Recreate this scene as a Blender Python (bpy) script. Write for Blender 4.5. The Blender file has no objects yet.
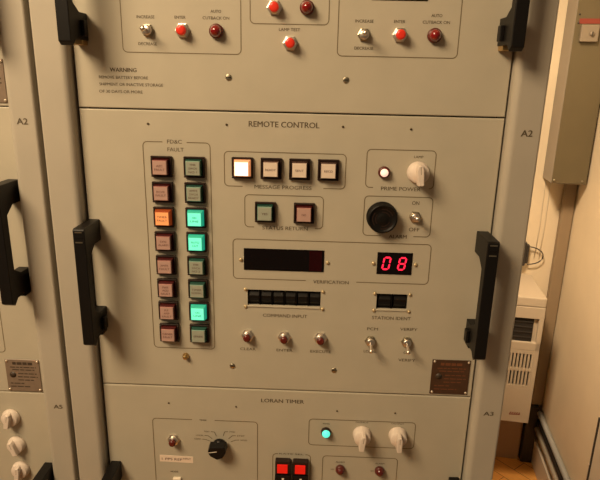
import bpy, bmesh, math, random
from mathutils import Vector, Matrix
random.seed(7)
PI = math.pi
Z0 = 1.28                      # height of the REMOTE CONTROL panel's centre above the floor
C = bpy.context.scene.collection
scene = bpy.context.scene

# ---------------------------------------------------------------- camera
cam_d = bpy.data.cameras.new('camera'); cam = bpy.data.objects.new('camera', cam_d); C.objects.link(cam)
cam_d.sensor_width = 36.0; cam_d.lens = 560.0 / 600.0 * 36.0; cam_d.clip_start = 0.02
PITCH, YAW, ROLL = 0.286001, 0.0273772, 0.0221742
def cam_axes(p, y, r):
    fwd = Vector((-math.sin(y) * math.cos(p), math.cos(y) * math.cos(p), -math.sin(p)))
    right = Vector((math.cos(y), math.sin(y), 0)); up = right.cross(fwd)
    return math.cos(r) * right + math.sin(r) * up, -math.sin(r) * right + math.cos(r) * up, fwd
_r, _u, _f = cam_axes(PITCH, YAW, ROLL)
cam.matrix_world = Matrix(((_r.x, _u.x, -_f.x, 0.03250509), (_r.y, _u.y, -_f.y, -0.64718779),
                           (_r.z, _u.z, -_f.z, 0.21848261 + Z0), (0, 0, 0, 1)))
scene.camera = cam

# ---------------------------------------------------------------- world, lamps, exposure
world = bpy.data.worlds.new('World'); scene.world = world; world.use_nodes = True
bg = world.node_tree.nodes['Background']
bg.inputs['Color'].default_value = (1.0, 0.74, 0.47, 1); bg.inputs['Strength'].default_value = 0.11
def area(name, loc, aim, size, power, col):
    l = bpy.data.lights.new(name, 'AREA'); l.shape = 'RECTANGLE'; l.size, l.size_y = size; l.energy = power; l.color = col
    o = bpy.data.objects.new(name, l); C.objects.link(o); o.location = loc
    o.rotation_euler = (Vector(aim) - Vector(loc)).to_track_quat('-Z', 'Y').to_euler(); return o
WARM = (1.0, 0.745, 0.45)
area('ceiling_lamp_front', (-0.78, -0.86, 2.32), (-0.3, 0.0, 1.25), (0.60, 0.55), 32.5, WARM)
area('ceiling_lamp_passage', (0.06, 0.30, 2.42), (0.86, 0.80, 0.52), (0.3, 0.3), 26, (1.0, 0.73, 0.455)).data.spread = math.radians(105)
vs = scene.view_settings
vs.view_transform = 'Standard'; vs.look = 'None'; vs.gamma = 1.0; vs.exposure = 0.0
vs.use_curve_mapping = False

# ---------------------------------------------------------------- materials
def mat(name, col, rough=0.5, metal=0.0, emit=None, strength=0.0, noise=0.0, nscale=60, bump=0.0, coat=0.0, spec=0.5):
    m = bpy.data.materials.new(name); m.use_nodes = True; nt = m.node_tree; b = nt.nodes['Principled BSDF']
    b.inputs['Base Color'].default_value = (*col, 1); b.inputs['Roughness'].default_value = rough
    b.inputs['Metallic'].default_value = metal; b.inputs['Coat Weight'].default_value = coat
    b.inputs['Specular IOR Level'].default_value = spec
    if emit: b.inputs['Emission Color'].default_value = (*emit, 1); b.inputs['Emission Strength'].default_value = strength
    if noise or bump:
        tc = nt.nodes.new('ShaderNodeTexCoord'); n = nt.nodes.new('ShaderNodeTexNoise')
        n.inputs['Scale'].default_value = nscale; n.inputs['Detail'].default_value = 4
        nt.links.new(tc.outputs['Object'], n.inputs['Vector'])
        if noise:
            r = nt.nodes.new('ShaderNodeValToRGB')
            r.color_ramp.elements[0].position = 0.3; r.color_ramp.elements[1].position = 0.7
            r.color_ramp.elements[0].color = (*[c * (1 - noise) for c in col], 1)
            r.color_ramp.elements[1].color = (*[min(1, c * (1 + noise)) for c in col], 1)
            nt.links.new(n.outputs['Fac'], r.inputs['Fac']); nt.links.new(r.outputs['Color'], b.inputs['Base Color'])
        if bump:
            bp = nt.nodes.new('ShaderNodeBump'); bp.inputs['Strength'].default_value = bump; bp.inputs['Distance'].default_value = 0.0006
            nt.links.new(n.outputs['Fac'], bp.inputs['Height']); nt.links.new(bp.outputs['Normal'], b.inputs['Normal'])
    return m
PAINT = mat('beige_panel_paint', (0.46, 0.42, 0.335), 0.5, noise=0.03, nscale=25, bump=0.06, spec=0.35)
POST = mat('grey_beige_post_paint', (0.43, 0.39, 0.325), 0.45, noise=0.03, nscale=20, bump=0.05, spec=0.4)
INK = mat('dark_printing', (0.10, 0.075, 0.045), 0.6)
LINE = mat('engraved_line', (0.17, 0.13, 0.075), 0.6)
DARK = mat('rack_interior', (0.015, 0.012, 0.01), 0.8)
BLACK = mat('black_satin', (0.007, 0.006, 0.0055), 0.42, spec=0.22)
BEZEL = mat('black_bezel', (0.022, 0.011, 0.008), 0.42, spec=0.3)
CHROME = mat('chrome', (0.80, 0.73, 0.66), 0.34, 1.0)
STEEL = mat('dull_screw_steel', (0.45, 0.40, 0.30), 0.35, 1.0)
BRASS = mat('brass', (0.62, 0.42, 0.18), 0.35, 1.0)
KNOB = mat('white_knob_plastic', (0.72, 0.62, 0.54), 0.5, noise=0.04, nscale=90)
KRED = mat('dark_red_plunger', (0.11, 0.013, 0.009), 0.25)
LITRED = mat('lit_red_plunger', (0.6, 0.03, 0.015), 0.3, emit=(1.0, 0.035, 0.012), strength=0.16)
LENSRED = mat('dark_red_lens', (0.20, 0.005, 0.005), 0.08, coat=0.8)
LENSDIM = mat('unlit_red_lens', (0.10, 0.010, 0.008), 0.12, coat=0.6)
LITLENS = mat('lit_white_lens', (0.9, 0.7, 0.6), 0.3, emit=(1.0, 0.60, 0.46), strength=1.0)
GREENLENS = mat('lit_green_lens', (0.1, 0.6, 0.5), 0.2, emit=(0.10, 1.0, 0.72), strength=0.9)
RIM = mat('dark_red_rim', (0.10, 0.02, 0.015), 0.3)
GLASS = mat('black_display_window', (0.005, 0.003, 0.003), 0.15, spec=0.25)
GLASSR = mat('dark_red_filter', (0.020, 0.0015, 0.002), 0.15, spec=0.25)
SEG = mat('red_lit_segment', (0.8, 0.02, 0.05), 0.5, emit=(1.0, 0.012, 0.05), strength=1.5)
RSIDE = mat('red_cap_side', (0.075, 0.010, 0.010), 0.18, coat=0.3)
RFACE = mat('pale_red_cap_face', (0.47, 0.30, 0.26), 0.45)
GSIDE = mat('green_cap_side', (0.025, 0.085, 0.065), 0.18, coat=0.3)
GFACE = mat('pale_green_cap_face', (0.33, 0.355, 0.29), 0.45)
WSIDE = mat('clear_cap_side', (0.10, 0.055, 0.045), 0.15, coat=0.4)
WFACE = mat('white_cap_face', (0.74, 0.62, 0.52), 0.45)
LG_S = mat('lit_green_cap_side', (0.05, 0.35, 0.22), 0.25, emit=(0.02, 0.65, 0.38), strength=0.40)
LG_F = mat('lit_green_cap_face', (0.2, 0.8, 0.6), 0.4, emit=(0.10, 0.95, 0.60), strength=0.75)
LO_S = mat('lit_orange_cap_side', (0.30, 0.06, 0.015), 0.25, emit=(0.7, 0.10, 0.02), strength=0.15)
LO_F = mat('lit_orange_cap_face', (0.75, 0.32, 0.12), 0.4, emit=(1.0, 0.33, 0.10), strength=0.42)
LW_S = mat('lit_white_cap_side', (0.8, 0.45, 0.3), 0.3, emit=(1.0, 0.36, 0.13), strength=0.55)
LW_F = mat('lit_white_cap_face', (0.9, 0.85, 0.75), 0.4, emit=(1.0, 0.80, 0.58), strength=1.5)
SQRED = mat('lit_red_square', (0.35, 0.01, 0.006), 0.4, emit=(1.0, 0.008, 0.004), strength=0.50)
CAPINK = mat('cap_legend_ink', (0.13, 0.06, 0.05), 0.6)
PLATE = mat('brown_nameplate', (0.065, 0.031, 0.016), 0.4, noise=0.15, nscale=120)
PLATE2 = mat('grey_nameplate', (0.21, 0.155, 0.115), 0.4, noise=0.1, nscale=120)
PLTXT = mat('nameplate_lettering', (0.17, 0.060, 0.026), 0.5)
PLDRK = mat('nameplate_dark_lettering', (0.05, 0.035, 0.025), 0.5)
SCREWHEAD = mat('pale_brass_screw', (0.62, 0.50, 0.30), 0.4, 0.6)
RIVET = mat('bright_rivet', (0.85, 0.75, 0.62), 0.3, 0.7)
PAPER = mat('white_paper_strip', (0.80, 0.66, 0.54), 0.7)
WHITE = mat('white_marking', (0.8, 0.72, 0.6), 0.5)
WALL = mat('cream_wall_paint', (0.70, 0.60, 0.44), 0.75, noise=0.03, nscale=8, bump=0.1)
CEIL = mat('ceiling_paint', (0.75, 0.70, 0.60), 0.8)
BOX = mat('grey_brown_box_paint', (0.112, 0.090, 0.047), 0.5, noise=0.03, nscale=15)
BOXE = mat('grey_box_edge', (0.27, 0.235, 0.19), 0.5)
DUCT = mat('brown_duct', (0.27, 0.20, 0.125), 0.6)
HEAT = mat('cream_heater_enamel', (0.49, 0.42, 0.325), 0.45)
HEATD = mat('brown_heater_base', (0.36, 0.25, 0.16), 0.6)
REDINK = mat('red_marking', (0.22, 0.035, 0.022), 0.5)
PVC = mat('pale_conduit', (0.60, 0.54, 0.44), 0.5)
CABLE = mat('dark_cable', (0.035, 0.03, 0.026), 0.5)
GREYC = mat('grey_ribbed_conduit', (0.34, 0.34, 0.32), 0.5)
SWB = mat('beige_switch', (0.23, 0.19, 0.14), 0.5)
def wood():
    m = bpy.data.materials.new('orange_wood_planks'); m.use_nodes = True; nt = m.node_tree; b = nt.nodes['Principled BSDF']
    tc = nt.nodes.new('ShaderNodeTexCoord'); mp = nt.nodes.new('ShaderNodeMapping'); mp.inputs['Rotation'].default_value = (0, 0, 0.75)
    br = nt.nodes.new('ShaderNodeTexBrick'); br.inputs['Scale'].default_value = 1
    br.inputs['Brick Width'].default_value = 0.45; br.inputs['Row Height'].default_value = 0.07; br.inputs['Mortar Size'].default_value = 0.0015
    br.inputs['Color1'].default_value = (0.85, 0.46, 0.125, 1); br.inputs['Color2'].default_value = (0.70, 0.33, 0.08, 1); br.inputs['Mortar'].default_value = (0.26, 0.10, 0.025, 1)
    n = nt.nodes.new('ShaderNodeTexNoise'); mp2 = nt.nodes.new('ShaderNodeMapping'); mp2.inputs['Scale'].default_value = (4, 40, 4)
    mix = nt.nodes.new('ShaderNodeMixRGB'); mix.blend_type = 'MULTIPLY'; mix.inputs['Fac'].default_value = 0.6
    r = nt.nodes.new('ShaderNodeValToRGB'); r.color_ramp.elements[0].color = (0.65, 0.58, 0.5, 1); r.color_ramp.elements[1].color = (1.3, 1.2, 1.1, 1)
    L = nt.links.new
    L(tc.outputs['Object'], mp.inputs['Vector']); L(mp.outputs['Vector'], br.inputs['Vector']); L(mp.outputs['Vector'], mp2.inputs['Vector'])
    L(mp2.outputs['Vector'], n.inputs['Vector']); L(n.outputs['Fac'], r.inputs['Fac']); L(br.outputs['Color'], mix.inputs['Color1'])
    L(r.outputs['Color'], mix.inputs['Color2']); L(mix.outputs['Color'], b.inputs['Base Color']); b.inputs['Roughness'].default_value = 0.35
    return m
WOOD = wood()

# ---------------------------------------------------------------- mesh helpers
class MB:
    """collects shapes with several materials and links them as ONE mesh object"""
    def __init__(s): s.bm = bmesh.new(); s.mats = []
    def mi(s, m):
        if m not in s.mats: s.mats.append(m)
        return s.mats.index(m)
    def _paint(s, before, m, smooth=False):
        i = s.mi(m)
        for f in s.bm.faces:
            if f.index == -1 or f not in before: f.material_index = i; f.smooth = smooth
    def add(s, tmp, m, smooth=False):
        i = s.mi(m); vm = {}
        for v in tmp.verts: vm[v] = s.bm.verts.new(v.co)
        for f in tmp.faces:
            try: g = s.bm.faces.new([vm[v] for v in f.verts])
            except ValueError: continue
            g.material_index = i; g.smooth = smooth
        tmp.free()
    def box(s, x0, x1, y0, y1, z0, z1, m, bev=0.0, seg=2):
        t = bmesh.new(); bmesh.ops.create_cube(t, size=1)
        for v in t.verts: v.co = Vector(((x0 + x1) / 2 + v.co.x * (x1 - x0), (y0 + y1) / 2 + v.co.y * (y1 - y0), (z0 + z1) / 2 + v.co.z * (z1 - z0)))
        if bev: bmesh.ops.bevel(t, geom=t.edges[:], offset=bev, segments=seg, affect='EDGES', profile=0.5)
        s.add(t, m); return s
    def frustum(s, w0, w1, y0, y1, ms, mf, r=0.0):
        """square pyramid stump about the local origin, big side at y0, face at y1 (towards the viewer)"""
        t = bmesh.new()
        a = [t.verts.new((sx * w0 / 2, y0, sz * w0 / 2)) for sx, sz in ((-1, -1), (1, -1), (1, 1), (-1, 1))]
        b = [t.verts.new((sx * w1 / 2, y1, sz * w1 / 2)) for sx, sz in ((-1, -1), (1, -1), (1, 1), (-1, 1))]
        for k in range(4): t.faces.new((a[k], a[(k + 1) % 4], b[(k + 1) % 4], b[k]))
        s.add(t, ms)
        t = bmesh.new(); q = [t.verts.new((sx * w1 / 2, y1, sz * w1 / 2)) for sx, sz in ((-1, -1), (1, -1), (1, 1), (-1, 1))]
        t.faces.new(q); s.add(t, mf); return s
    def lathe(s, prof, m, n=24, axis='-y', cx=0, cy=0, cz=0, smooth=True, cap=True):
        """prof: (radius, height) pairs; the height runs out of the panel"""
        t = bmesh.new(); rings = []
        for r, h in prof:
            ring = []
            for k in range(n):
                a = 2 * PI * k / n; u, w = r * math.cos(a), r * math.sin(a)
                ring.append(t.verts.new({'-y': (cx + u, cy - h, cz + w), 'z': (cx + u, cy + w, cz + h), 'x': (cx + h, cy + u, cz + w)}[axis]))
            rings.append(ring)
        for p, q in zip(rings, rings[1:]):
            for k in range(n): t.faces.new((p[k], p[(k + 1) % n], q[(k + 1) % n], q[k]))
        if cap:
            t.faces.new(rings[-1]); t.faces.new(rings[0])
        bmesh.ops.recalc_face_normals(t, faces=t.faces[:])
        s.add(t, m, smooth); return s
    def prism(s, pts, h0, h1, m, plane='xz', bev=0.0, taper=1.0):
        """polygon extruded: in 'xz' towards the viewer from -h0 to -h1, in 'yz' along x, in 'xy' along z"""
        t = bmesh.new()
        cx = sum(p[0] for p in pts) / len(pts); cz = sum(p[1] for p in pts) / len(pts)
        P = {'xz': lambda a, b, h: (a, -h, b), 'yz': lambda a, b, h: (h, a, b), 'xy': lambda a, b, h: (a, b, h)}[plane]
        A = [t.verts.new(P(a, b, h0)) for a, b in pts]
        B = [t.verts.new(P(cx + (a - cx) * taper, cz + (b - cz) * taper, h1)) for a, b in pts]
        n = len(pts)
        for k in range(n): t.faces.new((A[k], A[(k + 1) % n], B[(k + 1) % n], B[k]))
        t.faces.new(A); t.faces.new(B)
        bmesh.ops.recalc_face_normals(t, faces=t.faces[:])
        if bev: bmesh.ops.bevel(t, geom=t.edges[:], offset=bev, segments=2, affect='EDGES', profile=0.5)
        s.add(t, m); return s
    def tube(s, pts, r, m, n=10):
        t = bmesh.new(); rings = []; pts = [Vector(p) for p in pts]
        for k, p in enumerate(pts):
            d = (pts[min(k + 1, len(pts) - 1)] - pts[max(k - 1, 0)]).normalized()
            up = Vector((0, 0, 1)) if abs(d.z) < 0.9 else Vector((1, 0, 0))
            u = d.cross(up).normalized(); w = d.cross(u)
            rr = r[k] if isinstance(r, (list, tuple)) else r
            rings.append([t.verts.new(p + rr * (math.cos(2 * PI * j / n) * u + math.sin(2 * PI * j / n) * w)) for j in range(n)])
        for a, b in zip(rings, rings[1:]):
            for j in range(n): t.faces.new((a[j], a[(j + 1) % n], b[(j + 1) % n], b[j]))
        t.faces.new(rings[0]); t.faces.new(rings[-1]); bmesh.ops.recalc_face_normals(t, faces=t.faces[:])
        s.add(t, m, True); return s
    def outline(s, x0, x1, z0, z1, m, gaps=(), r=0.0055, w=0.00105, y=-0.00015):
        """thin rounded rectangular line on the panel face; gaps = (side 'top'/'bottom', from x, to x)"""
        path = []
        for cx, cz, a0 in ((x1 - r, z1 - r, 0), (x0 + r, z1 - r, 90), (x0 + r, z0 + r, 180), (x1 - r, z0 + r, 270)):
            for k in range(7):
                a = math.radians(a0 + 15 * k); path.append((cx + r * math.cos(a), cz + r * math.sin(a), math.cos(a), math.sin(a)))
        out = []
        for k in range(len(path)):
            a, b = path[k], path[(k + 1) % len(path)]
            d = math.hypot(b[0] - a[0], b[1] - a[1]); n = max(1, int(d / 0.002))
            for j in range(n):
                f = j / n; out.append(tuple(a[i] + (b[i] - a[i]) * f for i in range(4)))
        t = bmesh.new()
        def gone(x, z):
            for side, a, b in gaps:
                if a < x < b and ((side == 'top' and z > z1 - r * 0.6) or (side == 'bottom' and z < z0 + r * 0.6)): return True
            return False
        n = len(out)
        for k in range(n):
            p, q = out[k], out[(k + 1) % n]
            if gone((p[0] + q[0]) / 2, (p[1] + q[1]) / 2): continue
            t.faces.new([t.verts.new(c) for c in ((p[0], y, p[1]), (q[0], y, q[1]), (q[0] - q[2] * w, y, q[1] - q[3] * w), (p[0] - p[2] * w, y, p[1] - p[3] * w))])
        s.add(t, m); return s
    def rect(s, x0, x1, z0, z1, y, m):
        t = bmesh.new(); t.faces.new([t.verts.new(c) for c in ((x0, y, z0), (x1, y, z0), (x1, y, z1), (x0, y, z1))]); s.add(t, m); return s
    def stroke(s, pts, w, y, m):
        for (ax, az), (bx, bz) in zip(pts, pts[1:]):
            d = math.hypot(bx - ax, bz - az); nx, nz = -(bz - az) / d * w / 2, (bx - ax) / d * w / 2
            t = bmesh.new(); t.faces.new([t.verts.new(c) for c in ((ax + nx, y, az + nz), (ax - nx, y, az - nz), (bx - nx, y, bz - nz), (bx + nx, y, bz + nz))]); s.add(t, m)
        return s
    def text(s, txt, x, z, h, m, w=None, y=-0.0002, bold=0.0):
        """capitals of height h centred on (x, z), stretched to width w"""
        cu = bpy.data.curves.new('lettering', 'FONT'); cu.body = txt; cu.size = 1; cu.resolution_u = 3
        o = bpy.data.objects.new('lettering', cu); C.objects.link(o)
        me = o.evaluated_get(bpy.context.evaluated_depsgraph_get()).to_mesh()
        t = bmesh.new(); t.from_mesh(me)
        bpy.data.objects.remove(o); bpy.data.curves.remove(cu)
        xs = [v.co.x for v in t.verts]; ys = [v.co.y for v in t.verts]
        cap = 0.729 if '\n' not in txt else 0.729
        k = h / cap; kx = (w / (max(xs) - min(xs))) if w else k
        mx, my = (min(xs) + max(xs)) / 2, cap / 2
        for v in t.verts: v.co = Vector((x + (v.co.x - mx) * kx, y, z + (v.co.y - my) * k))
        if bold:
            t2 = t.copy()
            for v in t2.verts: v.co += Vector((bold, -0.00003, bold * 0.4))
            s.add(t2, m)
        s.add(t, m); return s
    def xform(s, M):
        for v in s.bm.verts: v.co = M @ v.co
        return s
    def build(s, name, parent=None, loc=(0, 0, 0), label=None, rot=None, normals=True):
        if normals: bmesh.ops.recalc_face_normals(s.bm, faces=[f for f in s.bm.faces if len(f.verts) > 0]) if False else None
        me = bpy.data.meshes.new(name); s.bm.to_mesh(me); s.bm.free()
        for m in s.mats: me.materials.append(m)
        o = bpy.data.objects.new(name, me); C.objects.link(o); o.parent = parent; o.location = loc
        if rot: o.rotation_euler = rot
        if label: o['label'] = label
        return o
def thing(name, label, cat, loc, rotz=0, group=None):
    o = bpy.data.objects.new(name, None); C.objects.link(o); o.empty_display_size = 0.05
    o.location = loc; o.rotation_euler = (0, 0, rotz); o['label'] = label; o['category'] = cat
    if group: o['group'] = group
    return o
def copy_part(o, parent, loc, label=None):
    c = o.copy(); C.objects.link(c); c.parent = parent; c.location = loc
    if 'label' in c: del c['label']
    if label: c['label'] = label
    for ch in o.children:
        d = ch.copy(); C.objects.link(d); d.parent = c
    return c

# ---------------------------------------------------------------- the room
RA = math.radians(8)           # the room is turned 8 degrees against the racks
XR, YB = 0.762, 1.481          # right wall and back wall, in the room's own axes
def RM(x, y, z): return (x * math.cos(RA) + y * math.sin(RA), -x * math.sin(RA) + y * math.cos(RA), z)
def structure(name, mb):
    o = mb.build(name, None, (0, 0, 0), None, (0, 0, -RA)); o['kind'] = 'structure'; return o
structure('floor', MB().box(-2.6, XR + 0.1, -2.4, YB + 0.1, -0.1, 0, WOOD))
structure('ceiling', MB().box(-2.6, XR + 0.1, -2.4, YB + 0.1, 2.46, 2.56, CEIL))
structure('wall_back', MB().box(-2.6, XR, YB, YB + 0.1, 0, 2.46, WALL))
structure('wall_right', MB().box(XR, XR + 0.1, 0.30, YB + 0.1, 0, 2.46, WALL))
structure('baseboard_right', MB().box(XR - 0.012, XR, 0.30, YB, 0, 0.105, PVC, 0.003))

# ---------------------------------------------------------------- builders of panel fittings (origin on the panel face, out = -y)
def screw(parent, x, z, r=0.0028, name='screw', m=STEEL):
    if name != 'small_screw' and r < 0.003:
        return MB().lathe([(r, 0), (r * 0.95, 0.0010), (r * 0.7, 0.0018), (r * 0.3, 0.0022)], SCREWHEAD, 14).build(name, parent, (x, 0, z))
    mb = MB().lathe([(r, 0), (r, 0.0006), (r * 0.8, 0.0010)], m, 14)
    mb.box(-r * 0.75, r * 0.75, -0.0012, -0.0009, -0.0004, 0.0004, BLACK)
    return mb.build(name, parent, (x, 0, z), None, None)
RIMS = {'red_cap_side': mat('pale_red_cap_rim', (0.36, 0.17, 0.15), 0.2, coat=0.5), 'green_cap_side': mat('pale_green_cap_rim', (0.20, 0.33, 0.27), 0.2, coat=0.5),
        'clear_cap_side': mat('clear_cap_rim', (0.50, 0.40, 0.34), 0.2, coat=0.5), 'lit_white_cap_side': LW_S}
def push_button(parent, x, z, side, face, lines, label=None, ink=None, size=0.0245):
    k = size / 0.0245
    mb = MB(); o, i = 0.01225 * k, 0.0100 * k
    for a in ((-o, o, i, o), (-o, o, -o, -i), (-o, -i, -i, i), (i, o, -i, i)): mb.box(a[0], a[1], -0.0045, 0, a[2], a[3], BEZEL, 0.0005, 1)
    mb.box(-i, i, -0.001, 0, -i, i, DARK)
    b = mb.build('push_button', parent, (x, 0, z), label)
    c = MB().frustum(0.0196 * k, 0.0168 * k, -0.001, -0.0110, side, side)
    c.frustum(0.0168 * k, 0.0154 * k, -0.0110, -0.0118, RIMS.get(side.name, side), face)
    n = len(lines)
    for j, t in enumerate(lines):
        c.text(t, 0, (0.0042 * ((n - 1) / 2 - j)) * k, 0.0026 * k, ink or CAPINK, min(0.0128, 0.0024 * len(t)) * k, y=-0.0120)
    c.build('cap', b)
    return b
def push_switch(parent, x, z, lit=False, label=None):
    mb = MB().lathe([(0.0084, 0), (0.0084, 0.0022), (0.0070, 0.0026)], CHROME, 6, smooth=False)
    mb.lathe([(0.0066, 0.002), (0.0066, 0.0056), (0.0058, 0.0064)], CHROME, 20)
    b = mb.build('push_switch', parent, (x, 0, z), label)
    m = LITRED if lit else KRED; r = 0.0052 if lit else 0.0046
    MB().lathe([(r, 0.004), (r, 0.0105), (r * 0.86, 0.0118), (r * 0.5, 0.0122)], m, 20).build('plunger', b)
    return b
def lamp(parent, x, z, lens, rim=RIM, r=0.0072, label=None, h=0.010, lw=0.82):
    mb = MB().lathe([(r, 0), (r, 0.004), (r * 0.85, 0.0052)], rim, 24)
    b = mb.build('indicator_lamp', parent, (x, 0, z), label)
    prof = [(r * lw, 0.003)] + [(r * lw * math.cos(a), 0.0055 + (h - 0.0055) * math.sin(a)) for a in (0, .35, .7, 1.05, 1.3, 1.5)]
    MB().lathe(prof, lens, 20).build('lens', b)
    return b
def toggle(parent, x, z, tilt=0.0, label=None, tip=0.0028, r=0.0072):
    """tilt in radians: positive lifts the lever, negative lowers it"""
    mb = MB().lathe([(r, 0), (r, 0.0024), (r * 0.86, 0.0028)], STEEL, 6, smooth=False)
    mb.lathe([(r * 0.72, 0.002), (r * 0.72, 0.006), (r * 0.55, 0.0068)], CHROME, 20)
    b = mb.build('toggle_switch', parent, (x, 0, z), label)
    L = 0.0165; d = Vector((0, -math.cos(tilt), math.sin(tilt))); p0 = Vector((0, -0.005, 0))
    pts = [p0 + d * t for t in (0, L * .5, L * .8, L * .93, L)]
    MB().tube(pts, [0.0015, 0.0019, tip, tip * 0.95, tip * 0.4], CHROME, 14).build('lever', b)
    return b
def knob(parent, x, z, ang=0.0, r=0.0112, h=0.017, label=None, gl=1.0):
    n = 36; mb = MB()
    mb.lathe([(r * 1.08, 0), (r * 1.08, 0.0025), (r, 0.0035), (r * 0.97, h * 0.62), (r * 0.90, h * 0.68)], KNOB, n)
    b = mb.build('selector_knob', parent, (x, 0, z), label)
    g = MB().prism([(-0.0034, -r * 1.15 * gl), (0.0034, -r * 1.15 * gl), (0.0040, r * 0.6), (0.0022, r * 1.0), (-0.0022, r * 1.0), (-0.0040, r * 0.6)], h * 0.5, h * 1.25, KNOB, bev=0.0009, taper=0.9)
    g.stroke([(0, r * 0.1), (0, r * 0.85)], 0.0006, -h * 1.253, SWB)
    g.xform(Matrix.Rotation(ang, 4, 'Y')).build('pointer_grip', b)
    return b
def handle(parent, x, ztop, latch=BLACK, side=1, h=0.145):
    """black D-shaped pull handle; side = +1 has the latch towards +x"""
    w = 0.0136; D = 0.047
    prof = [(0, ztop), (-D + 0.002, ztop), (-D, ztop - 0.002), (-D, ztop - h + 0.001), (-D + 0.006, ztop - h - 0.003), (-D + 0.014, ztop - h + 0.004),
            (0, ztop - h + 0.004), (0, ztop - h + 0.032), (-0.020, ztop - h + 0.032), (-0.034, ztop - h + 0.040), (-0.034, ztop - 0.036), (-0.020, ztop - 0.026), (0, ztop - 0.026)]
    o = MB().prism([(a, b - ztop) for a, b in prof], -w / 2, w / 2, BLACK, 'yz', 0.0009).build('pull_handle', parent, (x, 0, ztop))
    for dz in (0.004, 0.010, 0.016):
        MB().box(-w * 0.30, w * 0.30, -D - 0.0006, -D + 0.001, -dz - 0.0007, -dz + 0.0007, STEEL if dz != 0.010 else BLACK).build('pin', o)
    s = side
    xa, xb = sorted((s * w * 0.5, s * (w * 0.5 + 0.0042)))
    MB().box(xa, xb, -0.020, -0.010, -h + 0.008, -h + 0.024, BLACK, 0.0008).build('latch', o)
    MB().box(-w * 0.42, w * 0.42, -0.016, -0.001, -h - 0.001, -h + 0.0045, latch, 0.0006).build('latch_foot', o)
    return o
def plate_with_holes(x0, x1, z0, z1, holes, m=PAINT, th=0.004):
    """sheet with rectangular openings, rounded front rim"""
    mb = MB(); xs = sorted({x0, x1, *[h[0] for h in holes], *[h[1] for h in holes]}); zs = sorted({z0, z1, *[h[2] for h in holes], *[h[3] for h in holes]})
    t = bmesh.new(); vg = {}
    def V(a, b):
        if (a, b) not in vg: vg[a, b] = t.verts.new((a, 0, b))
        return vg[a, b]
    for a, a2 in zip(xs, xs[1:]):
        for b, b2 in zip(zs, zs[1:]):
            cx, cz = (a + a2) / 2, (b + b2) / 2
            if any(h[0] < cx < h[1] and h[2] < cz < h[3] for h in holes): continue
            t.faces.new((V(a, b), V(a2, b), V(a2, b2), V(a, b2)))
    r = bmesh.ops.extrude_face_region(t, geom=t.faces[:])
    for e in r['geom']:
        if isinstance(e, bmesh.types.BMVert): e.co.y += th
    bmesh.ops.recalc_face_normals(t, faces=t.faces[:])
    def onrim(v): return abs(v.co.y) < 1e-6
    def out(e):
        a, b = e.verts
        if not (onrim(a) and onrim(b)): return False
        return any(abs(a.co.x - q) < 1e-6 and abs(b.co.x - q) < 1e-6 for q in (x0, x1)) or any(abs(a.co.z - q) < 1e-6 and abs(b.co.z - q) < 1e-6 for q in (z0, z1))
    bmesh.ops.bevel(t, geom=[e for e in t.edges if out(e)], offset=0.0012, segments=2, affect='EDGES', profile=0.5)
    mb.add(t, m); return mb
def nameplate(parent, x0, x1, z0, z1, base, txt, label):
    mb = MB().box(x0, x1, -0.0012, 0, z0, z1, base, 0.0004, 1); W, H = x1 - x0, z1 - z0; y = -0.0014
    rnd = random.Random(3)
    def row(zf, h, a, b, m):
        x = x0 + a * W
        while x < x0 + b * W - 0.001:
            l = min(rnd.uniform(0.0035, 0.009), x0 + b * W - x)
            mb.rect(x, x + l, z0 + zf * H - h / 2, z0 + zf * H + h / 2, y, m); x += l + 0.0012
    row(0.88, 0.0038, 0.22, 0.80, txt)
    for zf, a, b in ((0.76, 0.14, 0.9), (0.68, 0.2, 0.85), (0.56, 0.36, 0.9), (0.46, 0.34, 0.92), (0.36, 0.34, 0.8), (0.25, 0.10, 0.5), (0.15, 0.10, 0.7)): row(zf, 0.0014, a, b, txt)
    n = MB
    mb.lathe([(0.0042, 0.0012), (0.0042, 0.0015)], PLDRK, 20, cx=x0 + 0.2 * W, cz=z0 + 0.52 * H)
    o = mb.build('nameplate', parent, (0, 0, 0), label)
    for a, b in ((0.06, 0.95), (0.95, 0.95), (0.06, 0.06), (0.95, 0.06)):
        MB().lathe([(0.0017, 0.0012), (0.0014, 0.0022), (0.0006, 0.0026)], RIVET, 12).build('rivet', o, (x0 + a * W, 0, z0 + b * H))
    return o
def mm(*a): return [v / 1000.0 for v in a]

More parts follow.
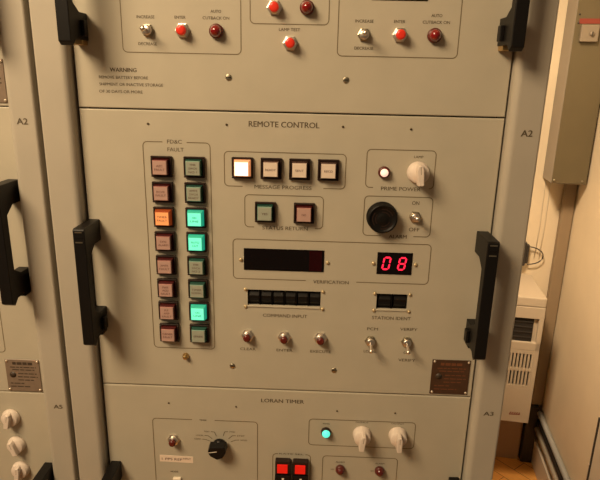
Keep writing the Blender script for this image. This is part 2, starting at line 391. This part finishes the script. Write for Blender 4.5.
# ================================================================ racks (frame, sides, dark inside)
def rack(label, x_in_l, x_out_l, x_in_r, x_out_r, marks):
    """front posts with rounded edges, side sheets, top, back"""
    cx = (x_out_l + x_out_r) / 2
    r = thing('equipment_rack', label, 'rack', (cx, 0, 0))
    H = 1.75
    for a, b in ((x_out_l, x_in_l), (x_in_r, x_out_r)):
        a, b = a - cx, b - cx; R = 0.0075
        inner_right = (a + b) / 2 < 0
        pts = []
        def corner(px, sx, rr):
            return [(px + sx * rr * (1 - math.sin(t)), -0.014 + rr * (1 - math.cos(t))) for t in [k * PI / 12 for k in range(7)]]
        # outline in plan: left back, left front corner, right front corner, right back
        ra, rb = (0.003, R) if inner_right else (R, 0.003)
        left = [(a + ra * (1 - math.cos(t)), -0.014 + ra * (1 - math.sin(t))) for t in [k * PI / 12 for k in range(7)]]
        right = [(b - rb * (1 - math.sin(t)), -0.014 + rb * (1 - math.cos(t))) for t in [k * PI / 12 for k in range(7)]]
        pts = [(a, 0.04)] + left + right + [(b, 0.04)]
        mb = MB(); mb.prism(pts, 0, H, POST, 'xy')
        for f in mb.bm.faces: f.smooth = False
        for t, x, z, w in marks:
            if a < x - cx < b: mb.text(t, x - cx, z + Z0, 0.0072 if z > 0 else 0.0060, INK, w, y=-0.0143, bold=0.0005)
        mb.build('post', r, (0, 0, 0))
    xl, xr = x_out_l - cx, x_out_r - cx
    MB().box(xl + 0.001, xl + 0.003, 0.04, 0.60, 0, H, POST).build('side_panel', r)
    MB().box(xr - 0.003, xr - 0.001, 0.04, 0.60, 0, H, POST).build('side_panel', r)
    MB().box(xl, xr, -0.01, 0.60, H, H + 0.02, POST, 0.003).build('top_panel', r)
    MB().box(xl + 0.003, xr - 0.003, 0.035, 0.045, 0.02, H - 0.01, DARK).build('inner_chassis', r)
    MB().box(xl + 0.003, xr - 0.003, 0.59, 0.60, 0, H, POST).build('back_panel', r)
    return r, cx
main, mcx = rack('grey beige rack frame around the REMOTE CONTROL panel, A2 and A3 marked on its post',
                 -0.2440, -0.2803, 0.2432, 0.2788, [('A2', 0.2622, 0.1625, 0.0125), ('A3', 0.2612, -0.1918, 0.0125)])
mb = MB().box(0, 0.006, -0.006, 0.006, -0.004, 0.004, CHROME, 0.001).box(0.005, 0.013, -0.003, 0.001, 0.000, 0.005, CHROME, 0.001)
mb.lathe([(0.0035, 0.000), (0.0035, 0.011), (0.002, 0.012)], CHROME, 12, axis='x')
mb.build('side_latch', main, (0.2778 - mcx, 0.03, 0.178 + Z0), 'small chrome latch on the outer side')
left, lcx = rack('grey beige rack frame beside the main rack, A2 and A5 marked on its post',
                 -0.7990, -0.8300, -0.3178, -0.2853, [('A2', -0.3015, 0.1622, 0.0125), ('A5', -0.2980, -0.2055, 0.0115)])

# ================================================================ panel: REMOTE CONTROL
PW = 0.2412
HALF = 0.1778
def panel_root(label, zbot, x=0.0):
    return thing('control_panel', label, 'control panel', (x, 0, Z0 + zbot))
class OFF:
    pass
rc = panel_root('beige control panel titled REMOTE CONTROL with two columns of lit buttons and a red 08', -HALF + 0.001)
B = HALF - 0.001               # panel-local z of the panel centre
P1 = (-0.0490, 0.0420, -0.0605, -0.0378); P2 = (0.1112, 0.1492, -0.0600, -0.0378)
fp = plate_with_holes(-PW, PW, -HALF + 0.001, HALF - 0.001, [P1, P2])
def outl(mb, x0, x1, z0, z1, *gaps): mb.outline(*mm(x0, x1, z0, z1), LINE, [(g[0], g[1] / 1000, g[2] / 1000) for g in gaps])
def txt(mb, t, x, z, w, h=4.6, bold=0.0001): mb.text(t, x / 1000, z / 1000, h / 1000, INK, w / 1000, bold=bold)
outl(fp, -170.3, -91, -122, 141.8, ('top', -146, -118))
outl(fp, -75.8, 66.5, 91.3, 132.8, ('bottom', -55, 41.8))
outl(fp, -52.2, 42, 42.2, 82.5, ('bottom', -40, 32))
outl(fp, 89.2, 169, 94.2, 139.4, ('bottom', 98, 164))
outl(fp, 89.2, 170, 36, 85, ('bottom', 112, 150))
outl(fp, -66.9, 173, -24.2, 27.6, ('bottom', 22, 85))
txt(fp, 'REMOTE CONTROL', -6.4, 164.4, 80.5, 6.6, 0.0003)
txt(fp, 'FD&C', -132.8, 142.0, 17); txt(fp, 'FAULT', -131.8, 133.0, 19)
txt(fp, 'MESSAGE PROGRESS', -6.6, 92.0, 67); txt(fp, 'STATUS RETURN', -3.6, 42.4, 54.5)
txt(fp, 'LAMP', 148.8, 131.6, 10.5, 3); txt(fp, 'PRIME POWER', 131, 94.0, 46)
txt(fp, 'ON', 149.6, 77.6, 8.5); txt(fp, 'OFF', 150.2, 45.4, 12.5); txt(fp, 'ALARM', 131.3, 36.1, 21, 4.6, 0.0003)
txt(fp, 'VERIFICATION', 54, -24.6, 43.5); txt(fp, 'COMMAND INPUT', -2, -71.6, 55.5); txt(fp, 'STATION IDENT', 131, -69.9, 48)
for t, x, w in (('CLEAR', -48.8, 20), ('ENTER', -1.9, 20.5), ('EXECUTE', 44.2, 26)): txt(fp, t, x, -119.4, w, 3.8)
txt(fp, 'PCM', 108.5, -85.4, 13.5, 4); txt(fp, 'VERIFY', 153.7, -84.4, 21.5, 4); txt(fp, 'LOCAL', 107.1, -116.8, 16, 3.6); txt(fp, 'OFF', 154, -116.8, 9, 3.6); txt(fp, 'VERIFY', 154.4, -127.3, 21.5, 4)
fp.xform(Matrix.Translation((0, 0, B))).build('face_plate', rc)
def at(z): return z / 1000 + B
LEFTCAPS = [['AZC', 'FAULT'], ['RCVR', 'FAULT'], ['TIMER', 'FAULT'], ['SYN', 'ALARM'], ['XMTR', 'FAULT'], ['PWR', 'MOD', 'FAULT'], ['RF', 'AMP', 'FAULT'], ['DRIVER', 'FAULT']]
RIGHTCAPS = [['TMR', 'SWCH', 'NO 1'], ['XMTR', 'SWCH', 'READY'], ['ON', 'LINE'], ['AUTO', 'CUT'], ['TMR', 'SWCH', 'NO 2'], ['TIMER', 'NORMAL'], ['ON', 'LINE'], ['SPARE']]
for k in range(8):
    z = 113.0 - 30.25 * k
    lit = k == 2
    push_button(rc, -0.1484, at(z), LO_S if lit else RSIDE, LO_F if lit else RFACE, LEFTCAPS[k],
                'lit orange push button' if lit else None)
    lit = k in (2, 3, 6)
    push_button(rc, -0.1100, at(z + 0.2), LG_S if lit else GSIDE, LG_F if lit else GFACE, RIGHTCAPS[k],
                'lit green push button' if lit else 'dark green push button', GSIDE if lit else None)
for k, (x, t) in enumerate(((-53.9, []), (-20.4, ['READY']), (12.7, ['SENT']), (45.8, ['RECD']))):
    push_button(rc, x / 1000, at(114.0), WSIDE if k else LW_S, WFACE if k else LW_F, t, 'white push button' if k else 'brightly lit white push button')
push_button(rc, -0.0271, at(62), GSIDE, GFACE, ['YES'], 'green push button'); push_button(rc, 0.0190, at(62), RSIDE, RFACE, ['NO'], 'red push button')
lamp(rc, 0.1102, at(113), LITLENS, RIM, 0.0070, 'lit white lamp in a dark red rim', lw=0.66)
knob(rc, 0.1492, at(113.8), -0.10, 0.0118, 0.019, 'white knob')
# buzzer
bz = MB().lathe([(0.0182, 0), (0.0182, 0.003), (0.0172, 0.004), (0.0172, 0.0135), (0.0155, 0.0150), (0.0148, 0.0136), (0.006, 0.0136), (0.0055, 0.0139), (0.002, 0.0139)], BLACK, 40)
b = bz.build('alarm_buzzer', rc, (0.1108, 0, at(60.2)), 'round black buzzer')
sl = MB()
for r0 in (0.0085, 0.0118):
    for a0 in (20, 140, 260):
        pts = [(r0 * math.cos(math.radians(a0 + 10 * j)), r0 * math.sin(math.radians(a0 + 10 * j))) for j in range(9)]
        sl.stroke(pts, 0.0013, -0.01375, BEZEL)
sl.build('sound_slots', b)
toggle(rc, 0.1500, at(61.0), 0.12, None, 0.0032)
# displays
d = MB().box(-0.0533, 0.0446, -0.0008, 0, -0.0120, 0.0159, GLASS, 0.0003, 1).box(-0.0180, 0.0266, -0.0011, -0.0006, -0.0110, 0.0149, GLASS)
d.box(0.0266, 0.0420, -0.0011, -0.0006, -0.0110, 0.0149, GLASSR).build('display_window', rc, (0, 0, B), 'dark unlit display window')
d = MB().box(-0.0212, 0.0212, -0.0008, 0, -0.0140, 0.0140, GLASS, 0.0003, 1).build('display_window', rc, (0.1300, 0, at(1.9)), 'black display window showing a red 08')
def digit(parent, x, segs):
    """seven slanted segments"""
    w, h, t, sl = 0.0076, 0.0150, 0.0019, 0.16; mb = MB()
    S = {'a': ((0, h), (w, h)), 'b': ((w, h), (w, h / 2)), 'c': ((w, h / 2), (w, 0)), 'd': ((0, 0), (w, 0)), 'e': ((0, h / 2), (0, 0)), 'f': ((0, h), (0, h / 2)), 'g': ((0, h / 2), (w, h / 2))}
    for k in segs:
        (ax, az), (bx, bz) = S[k]; g = 0.0005
        dx, dz = bx - ax, bz - az; l = math.hypot(dx, dz); ux, uz = dx / l, dz / l
        A = (ax + ux * g, az + uz * g); Bq = (bx - ux * g, bz - uz * g); nx, nz = -uz * t / 2, ux * t / 2
        pts = [A, (A[0] + ux * t / 2 + nx, A[1] + uz * t / 2 + nz), (Bq[0] - ux * t / 2 + nx, Bq[1] - uz * t / 2 + nz), Bq, (Bq[0] - ux * t / 2 - nx, Bq[1] - uz * t / 2 - nz), (A[0] + ux * t / 2 - nx, A[1] + uz * t / 2 - nz)]
        pts = [(p[0] - w / 2 + (p[1] - h / 2) * sl, p[1] - h / 2) for p in pts]
        mb.prism(pts, 0.0008, 0.0012, SEG)
    return mb.build('digit', parent, (x, 0, 0.0002))
digit(d, -0.0098, 'abcdef'); digit(d, 0.0090, 'abcdefg')
for x, z in ((-56.9, 1.0), (48.9, 0.6), (104.6, 1.6), (155.4, 1.2)): screw(rc, x / 1000, at(z), 0.0024)
def thumbwheels(parent, hole, n, label):
    x0, x1, z0, z1 = hole; cx, cz = (x0 + x1) / 2, (z0 + z1) / 2; w, h = x1 - x0, z1 - z0
    mb = MB().box(-w / 2, w / 2, 0.011, 0.013, -h / 2, h / 2, DARK)
    mb.box(-w / 2, w / 2, 0.0035, 0.013, -h / 2 - 0.001, -h / 2, SWB).box(-w / 2, w / 2, 0.0035, 0.013, h / 2, h / 2 + 0.001, BLACK)
    mb.box(-w / 2 - 0.001, -w / 2, 0.0035, 0.013, -h / 2, h / 2, BLACK).box(w / 2, w / 2 + 0.001, 0.0035, 0.013, -h / 2, h / 2, BLACK)
    mb.box(-w / 2, w / 2, -0.0012, 0.004, -h / 2 - 0.0004, -h / 2 + 0.0018, PAINT, 0.0004, 1)
    for k in range(1, n): mb.box(-w / 2 + w * k / n - 0.0004, -w / 2 + w * k / n + 0.0004, 0.002, 0.013, -h / 2, h / 2, BLACK)
    o = mb.build('thumbwheel_switch', parent, (cx, 0, cz + B), label)
    for k in range(n):
        g = MB(); p = w / n; teeth = 20
        pts = [(0.0105 * (1 if j % 2 else 0.92) * math.cos(2 * PI * j / teeth) + 0.0105, 0.0105 * (1 if j % 2 else 0.92) * math.sin(2 * PI * j / teeth)) for j in range(teeth)]
        g.prism(pts, -p * 0.36, p * 0.42, BLACK, 'yz').build('wheel', o, (-w / 2 + p * (k + 0.5), 0.0005, 0))
    for sx in (-1, 1):
        for sz in (-1, 1): screw(o, sx * (w / 2 + 0.0026), sz * (h / 2 + 0.0002), 0.0022, 'mounting_screw')
    return o
thumbwheels(rc, P1, 6, 'row of six dark thumbwheels'); thumbwheels(rc, P2, 2, 'pair of dark thumbwheels')
for x, z in ((-49, -100.2), (-2.3, -100.8), (43.6, -100.8)): push_switch(rc, x / 1000, at(z))
toggle(rc, 0.1066, at(-102.0), -0.42); toggle(rc, 0.1523, at(-101.6), -0.42)
s = MB().lathe([(0.0042, 0), (0.0042, 0.002), (0.0030, 0.003), (0.0030, 0.006), (0.0018, 0.007)], BRASS, 16).build('captive_screw', rc, (-0.1293, 0, at(-132.0)))
for x, z in ((-69.1, -144.6), (62.4, -145.8)): screw(rc, x / 1000, at(z), 0.0036)
for x, z in ((-162.4, 161.6), (-72, 162.8), (60.7, 163.6), (137.6, 162.8)): screw(rc, x / 1000, at(z), 0.0014, 'small_screw', LINE)
nameplate(rc, 0.1870, 0.2355, -0.1738 + B, -0.1248 + B, PLATE, PLTXT, 'dark brown nameplate')
handle(rc, -0.2345, at(47), BLACK, 1); handle(rc, 0.2310, at(46), BLACK, -1)

# ================================================================ panel above (WARNING text)
UZ0, UZ1 = HALF + 0.0005, HALF + 0.2660
up = panel_root('beige control panel with the WARNING text, toggles and red lamps, above REMOTE CONTROL', UZ0)
B = -UZ0
fp = plate_with_holes(-PW, PW, UZ0, UZ1, [])
outl(fp, -186.2, -54.1, 238.5, 436); outl(fp, -45, 41.2, 270.7, 436); outl(fp, 50.5, 182, 239.2, 436)
for x in (-158.8, 78.9):
    txt(fp, 'INCREASE', x, 276.0, 19.5, 3.2); txt(fp, 'DECREASE', x + 0.8, 248.3, 20.5, 3.2)
    txt(fp, 'ENTER', x + 37.8, 276.2, 12, 3.2); txt(fp, 'AUTO', x + 77, 282.9, 11.5, 3.2); txt(fp, 'CUTBACK ON', x + 77, 276.2, 29, 3.2)
txt(fp, 'LAMP TEST', -1.7, 265.9, 23, 3.2)
txt(fp, 'WARNING', -187.3, 220.2, 30, 4.6, 0.0004)
for t, x0, x1, z in (('REMOVE BATTERY BEFORE', -215.1, -159.6, 212), ('SHIPMENT OR INACTIVE STORAGE', -215.2, -143, 204.5), ('OF 30 DAYS OR MORE', -216, -166.7, 196.6)):
    txt(fp, t, (x0 + x1) / 2, z, x1 - x0, 3.3)
fp.xform(Matrix.Translation((0, 0, B))).build('face_plate', up)
for x, tl in ((-156.9, 0.05), (79.2, 0.05)):
    toggle(up, x / 1000, at(262.0), tl); push_switch(up, x / 1000 + 0.0386, at(262.5), True, 'lit red push switch')
    lamp(up, x / 1000 + 0.0757, at(262.5), LENSRED, RIM, 0.0078, 'dark red domed lamp', 0.013)
push_switch(up, -0.0181, at(287.6), True, 'lit red push switch'); lamp(up, 0.0169, at(288), LENSRED, RIM, 0.0078, 'dark red domed lamp', 0.013)
push_switch(up, -0.0005, at(251.7), True, 'lit red push switch')
for x in (-0.121, 0.1153): MB().box(-0.030, 0.030, -0.0008, 0, 0, 0.028, GLASS, 0.0003, 1).build('display_window', up, (x, 0, at(297.1)))
for x in (-68.8, 61.9): screw(up, x / 1000, at(214.5), 0.0036)
handle(up, -0.2300, at(391), BRASS, 1); handle(up, 0.2300, at(394), BRASS, -1)

# ================================================================ panel below (LORAN TIMER)
LZ1, LZ0 = -HALF - 0.0005, -HALF - 0.3545
lo = panel_root('beige control panel titled LORAN TIMER with a black rotary knob and white knobs', LZ0)
B = -LZ0
fp = plate_with_holes(-PW, PW, LZ0, LZ1, [])
outl(fp, -178.6, -36, -420, -226.6, ('top', -124, -95)); outl(fp, 31.8, 173.8, -259.6, -218.6); outl(fp, 51.8, 154, -420, -275.1); outl(fp, -16.2, 36.2, -330, -274.8, ('top', -9, 28))
txt(fp, 'LORAN TIMER', -3.6, -193.6, 56.5, 5.6, 0.0003); txt(fp, 'TIMER', -109.8, -227.2, 10, 2.4); txt(fp, 'RATE SEL', 9.5, -274.9, 33, 2.2)
txt(fp, 'POWER', 55.2, -225.6, 9, 2.0); txt(fp, 'ALARM', 76, -284.6, 12, 2.2); txt(fp, 'ALARM', 129.8, -284.6, 12, 2.2); txt(fp, 'TEST', 66, -297, 5, 2); txt(fp, 'TEST', 120, -297, 5, 2)
txt(fp, 'MODE', -151.8, -311.0, 10.5, 2.6); txt(fp, 'OUTPUT', 102.5, -221.4, 17, 2.0); txt(fp, 'OUTPUT', 149.5, -221.4, 17, 2.0)
# dial ticks of the rotary switch
for a, w, tx in ((158, 9, 'OFF'), (140, 10, 'LOCAL'), (112, 8, 'TEST'), (76, 8, 'SYNC'), (45, 10, 'STEP'), (24, 9, 'HOLD')):
    c, s_ = math.cos(math.radians(a)), math.sin(math.radians(a)); x0, z0 = -86.5, -265.5
    p = [(x0 + 15.0 * c, z0 + 15.0 * s_), (x0 + 22.0 * c, z0 + 22.0 * s_), (x0 + 22.0 * c + (5 if c > 0 else -5), z0 + 22.0 * s_ + 0.4)]
    fp.stroke([(q[0] / 1000, q[1] / 1000) for q in p], 0.0008, -0.00015, INK)
    txt(fp, tx, p[2][0] + (w / 2 + 1.5) * (1 if c > 0 else -1), p[2][1], w, 2.2)
fp.xform(Matrix.Translation((0, 0, B))).build('face_plate', lo)
push_switch(lo, -0.1503, at(-258.6))
st = MB().box(-0.0230, 0.0230, -0.0004, 0, -0.0052, 0.0052, PAPER)
st.text('1 PPS REF', -0.006, -0.0002, 0.0040, CAPINK, 0.028, y=-0.0006).text('INPUT', 0.0145, 0.0015, 0.0026, CAPINK, 0.011, y=-0.0006)
st.build('paper_label', lo, (-0.1482, 0, at(-290.4)), 'white paper label strip', (0, 0.02, 0))
MB().box(-0.0055, 0.0055, -0.005, 0, -0.004, 0.004, WHITE, 0.001).build('slide_switch', lo, (-0.1480, 0, at(-323)))
# black rotary knob
rk = MB().lathe([(0.0095, 0), (0.0095, 0.003), (0.0085, 0.004), (0.0080, 0.007)], BLACK, 28).build('rotary_knob', lo, (-0.0880, 0, at(-264.6)), 'black rotary knob')
g = MB().prism([(-0.0145, -0.0010), (-0.0115, 0.0075), (0.0100, 0.0085), (0.0118, 0.0), (0.0075, -0.0090), (-0.0010, -0.0125), (-0.0105, -0.0075)], 0.004, 0.0170, BLACK, bev=0.0008, taper=0.92)
g.stroke([(-0.0128, -0.0010), (-0.0010, 0.0012)], 0.0010, -0.01715, WHITE); g.build('pointer_grip', rk)
lamp(lo, 0.0552, at(-237.4), GREENLENS, BEZEL, 0.0066, 'lit green lamp')
knob(lo, 0.1030, at(-238.6), 0.12, 0.0112, 0.019, 'white knob'); knob(lo, 0.1505, at(-238.0), -0.02, 0.0112, 0.019, 'white knob')
lamp(lo, 0.0767, at(-295.6), LENSDIM, RIM, 0.0066, 'unlit dark red lamp'); lamp(lo, 0.1300, at(-295.2), LENSDIM, RIM, 0.0066, 'unlit dark red lamp')
for x in (-1.5, 22.5):
    mb = MB().box(-0.0104, 0.0104, -0.009, 0, -0.0108, 0.0096, BEZEL, 0.0012)
    b = mb.build('square_indicator', lo, (x / 1000, 0, at(-290.6)), 'square indicator glowing red')
    MB().box(-0.0074, 0.0066, -0.0105, -0.008, -0.0082, 0.0052, SQRED, 0.0006).build('lens', b)
    mb = MB().box(-0.0105, 0.0105, -0.011, 0, -0.0130, 0.0100, BLACK, 0.0008); mb.box(-0.001, 0.002, -0.0115, -0.0105, 0.001, 0.0068, WHITE)
    mb.build('digit_switch', lo, (x / 1000, 0, at(-312.4)))
for x, z in ((-155, -202.8), (-65.2, -204.6), (68.6, -205.4), (144.9, -205.2)): screw(lo, x / 1000, at(z), 0.0012, 'small_screw', LINE)
handle(lo, -0.2320, at(-297), BLACK, 1); handle(lo, 0.2310, at(-301), BLACK, -1)

# ================================================================ panels of the neighbouring rack
XP = -0.5584; NW = 0.2390      # centre and half width; the right rim comes next to the post
def side_panel(label, z0, z1):
    global B
    r = panel_root(label, z0, XP); B = -z0
    return r
ml = side_panel('plain beige panel with a tall black handle, middle one of the neighbouring rack', -0.1945, 0.1765)
fp = plate_with_holes(-NW, NW, -0.1945, 0.1765, [])
outl(fp, 20, -366 + 558.4, -137, 100)
fp.xform(Matrix.Translation((0, 0, B))).build('face_plate', ml)
handle(ml, -0.3275 - XP, at(93), BLACK, -1, 0.142)
nameplate(ml, -0.3690 - XP, -0.3235 - XP, at(-192.5), at(-146), PLATE2, PLDRK, 'greyish brown nameplate')
ul = side_panel('beige panel of the neighbouring rack with a small pale nameplate at its lower rim', 0.1775, 0.443)
fp = plate_with_holes(-NW, NW, 0.1775, 0.443, []); fp.xform(Matrix.Translation((0, 0, B))).build('face_plate', ul)
nameplate(ul, -0.3660 - XP, -0.3225 - XP, at(181), at(229), PLATE2, PLDRK, 'greyish brown nameplate')
handle(ul, -0.3275 - XP, at(398), BRASS, -1)
ll = side_panel('beige panel with a column of three white knobs in the neighbouring rack', -0.56, -0.1955)
fp = plate_with_holes(-NW, NW, -0.56, -0.1955, []); fp.xform(Matrix.Translation((0, 0, B))).build('face_plate', ll)
for x, z, a in ((-370.5, -233.5, 0.2), (-368, -276, -0.3), (-367, -316.5, 0.1)): knob(ll, x / 1000 - XP, at(z), a, 0.0112, 0.012, 'white knob', 0.85)
handle(ll, -0.3260 - XP, at(-304), BLACK, -1)

# ================================================================ things on the room's walls
def rthing(name, label, cat, x, y, z): return thing(name, label, cat, RM(x, y, z), -RA)
# electrical box in the corner
eb = rthing('electrical_box', 'tall grey brown metal wall box in the corner with a switch and red strip', 'electrical box', 0.694, YB, 1.165)
MB().box(-0.050, 0.062, -0.121, -0.0005, 0, 1.0, BOXE, 0.003).build('body', eb)
MB().box(-0.049, 0.061, -0.124, -0.1205, 0.003, 0.997, BOX, 0.001).build('cover', eb)
for x, z in ((-0.042, 0.012), (0.047, 0.012), (-0.066 + 0.0, 0.0)):
    if x > -0.05: MB().lathe([(0.0035, 0.124), (0.003, 0.126)], STEEL, 10).build('screw', eb, (x, 0, z))
for z in (0.534, 0.509): MB().lathe([(0.003, 0.124), (0.003, 0.1255)], CABLE, 10).build('cable_hole', eb, (-0.040, 0, z))
sw = MB().box(-0.026, 0.026, -0.140, -0.1235, 0.453, 0.503, SWB, 0.002).build('switch_plate', eb, (-0.006, 0, 0), 'small square beige switch')
MB().lathe([(0.007, 0.140), (0.007, 0.144), (0.005, 0.146)], SWB, 18).box(-0.0015, 0.0015, -0.148, -0.145, -0.006, 0.006, CABLE).build('turn_knob', sw, (0.006, 0, 0.476))
MB().box(-0.038, 0.044, -0.1255, -0.1238, 0.507, 0.522, REDINK).build('warning_strip', eb, label='red strip')
# duct under the box
cd = MB().box(-0.020, 0.020, -0.030, -0.0005, 0.0, 0.900, DUCT, 0.003).build('cable_duct', None, RM(0.7395, YB, 0.262), None, (0, 0, -RA))
cd['label'] = 'narrow brown duct running down the corner below the electrical box'; cd['category'] = 'duct'
# heater
HX0, HX1, HY, HZ0, HZ1 = -0.46, 0.0, -0.2495, 0.313, 0.797
ht = rthing('wall_heater', 'cream wall heater with a dark top vent and slotted grille, behind the rack', 'heater', 0.655, YB, 0.0)
mb = MB()
mb.box(HX0, HX1, HY, -0.0005, HZ1 - 0.036, HZ1, HEAT, 0.005)                   # lid
mb.box(HX0, HX1, HY + 0.012, -0.0005, HZ0, HZ1 - 0.036, HEAT, 0.003)           # core
for a in ((HX0, HX1, HZ1 - 0.078, HZ1 - 0.036), (HX0, HX1, 0.600, 0.630), (HX0, HX1, HZ0, 0.452), (-0.016, HX1, 0.452, HZ1 - 0.078), (HX0, HX0 + 0.016, 0.452, HZ1 - 0.078)):
    mb.box(a[0], a[1], HY, HY + 0.013, a[2], a[3], HEAT, 0.0015, 1)
mb.build('casing', ht)
v = MB().box(HX0 + 0.016, -0.030, HY + 0.009, HY + 0.0125, 0.630, HZ1 - 0.078, DARK)
v.build('top_vent', ht, label='dark vent opening')
for k in range(4): MB().box(HX0 + 0.02, -0.032, HY + 0.006, HY + 0.0088, 0.645 + 0.019 * k, 0.648 + 0.019 * k, CABLE).build('vent_slat', ht)
MB().box(HX0 + 0.016, -0.016, HY + 0.010, HY + 0.0125, 0.452, 0.600, DARK).build('grille_opening', ht)
mb = MB()
for k in range(38):
    x = -0.016 - 0.0118 * k
    mb.box(x - 0.0062, x, HY + 0.001, HY + 0.0105, 0.455, 0.597, HEAT)
mb.box(HX0 + 0.016, -0.016, HY, HY + 0.0105, 0.519, 0.529, HEAT); mb.box(HX0 + 0.016, -0.016, HY, HY + 0.0105, 0.586, 0.600, HEAT); mb.box(HX0 + 0.016, -0.016, HY, HY + 0.0105, 0.452, 0.462, HEAT)
mb.build('grille', ht)
mb = MB()
for k in range(5): mb.stroke([(-0.068 + 0.0075 * k, 0.344 + 0.0015 * (k % 2)), (-0.064 + 0.0075 * k, 0.354)], 0.0034, HY - 0.0004, REDINK)
mb.stroke([(-0.070, 0.343), (-0.032, 0.346)], 0.0028, HY - 0.0004, REDINK)
mb.build('maker_badge', ht, label='small red badge')
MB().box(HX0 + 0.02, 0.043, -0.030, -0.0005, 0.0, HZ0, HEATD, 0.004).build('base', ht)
# dark plug and cable loop above the heater
pl = rthing('power_plug', 'black plug with a cable loop on the wall just above the heater', 'plug', 0.612, YB, 0.880)
MB().box(-0.025, 0.008, -0.030, -0.0005, -0.045, 0.045, CABLE, 0.004).build('plug_body', pl)
MB().box(0.008, 0.018, -0.024, -0.004, -0.036, 0.036, CABLE, 0.003).build('plug_cap', pl)
pts = [(0.018 + 0.052 * math.sin(a) , -0.018, -0.006 + 0.034 * math.cos(a)) for a in [k * PI / 12 for k in range(13)]]
MB().tube(pts, 0.0022, CABLE).build('cable', pl)
for x, lab in ((0.655, 'thin pale wire on the wall, the nearer one to the cable loop'), (0.672, 'thin pale wire on the wall, the nearer one to the duct')):
    w = MB().tube([(0, 0, 0), (0.004, 0, 0.12), (0.002, 0, 0.27), (-0.004, 0, 0.45)], 0.0011, PVC).build('wire', None, RM(x, YB - 0.003, 0.86), None, (0, 0, -RA))
    w['label'] = lab; w['category'] = 'wire'; w['group'] = 'thin wires on the back wall'
# conduits along the foot of the right wall
def conduit(name, z, r, m, lab, ribs=False):
    mb = MB()
    if ribs:
        prof = []
        for k in range(400):
            prof += [(r, 0.0055 * k), (r, 0.0055 * k + 0.003), (r * 0.82, 0.0055 * k + 0.0032), (r * 0.82, 0.0055 * k + 0.0053)]
        mb.lathe(prof, m, 10, axis='x'); mb.xform(Matrix.Rotation(-PI / 2, 4, 'Z'))
    else:
        mb.tube([(0, 0, 0), (0, -1.1, 0), (0, -2.2, 0)], r, m, 12)
    o = mb.build(name, None, RM(XR - r - 0.001, YB - 0.045, z), None, (0, 0, -RA)); o['label'] = lab; o['category'] = 'conduit'; o['group'] = 'conduits along the right wall'
    return o
conduit('conduit', 0.236, 0.0105, GREYC, 'grey ribbed conduit, the topmost along the foot of the right wall', True)
conduit('conduit', 0.200, 0.009, CABLE, 'dark tube standing in for the shaded gap between the ribbed conduit and the pale one', False)  # added dark tube, drawn in place of the shaded gap between the two conduits
conduit('conduit', 0.165, 0.011, PVC, 'pale smooth conduit, the lowest along the foot of the right wall', False)
jb = MB().box(-0.056, -0.0125, -0.042, -0.0005, 0.0, 0.258, CABLE, 0.003).build('junction_box_and_shade', None, RM(XR, YB, 0.0), None, (0, 0, -RA))  # lower part runs to the floor, its black standing in for the gap's shade
jb['label'] = 'black box where the conduits end, drawn down to the floor as shade in the corner gap'; jb['category'] = 'junction box and shade'
# low cabinet door on the right wall at the picture's edge
lc = rthing('wall_locker', 'low grey cupboard against the right wall, only its dark edge showing', 'cupboard', XR, 0.882, 0)
MB().box(-0.0185, -0.0005, -0.50, -0.0055, 0.0, 0.58, PVC, 0.002).build('body', lc)
MB().box(-0.022, -0.0005, -0.0055, 0.0, 0.0, 0.582, CABLE, 0.001).build('edge_strip', lc, label='dark edge')
MB().lathe([(0.003, 0), (0.003, 0.002)], RIVET, 10).build('screw', lc, (-0.0225, -0.002, 0.425), rot=(0, 0, -PI / 2))
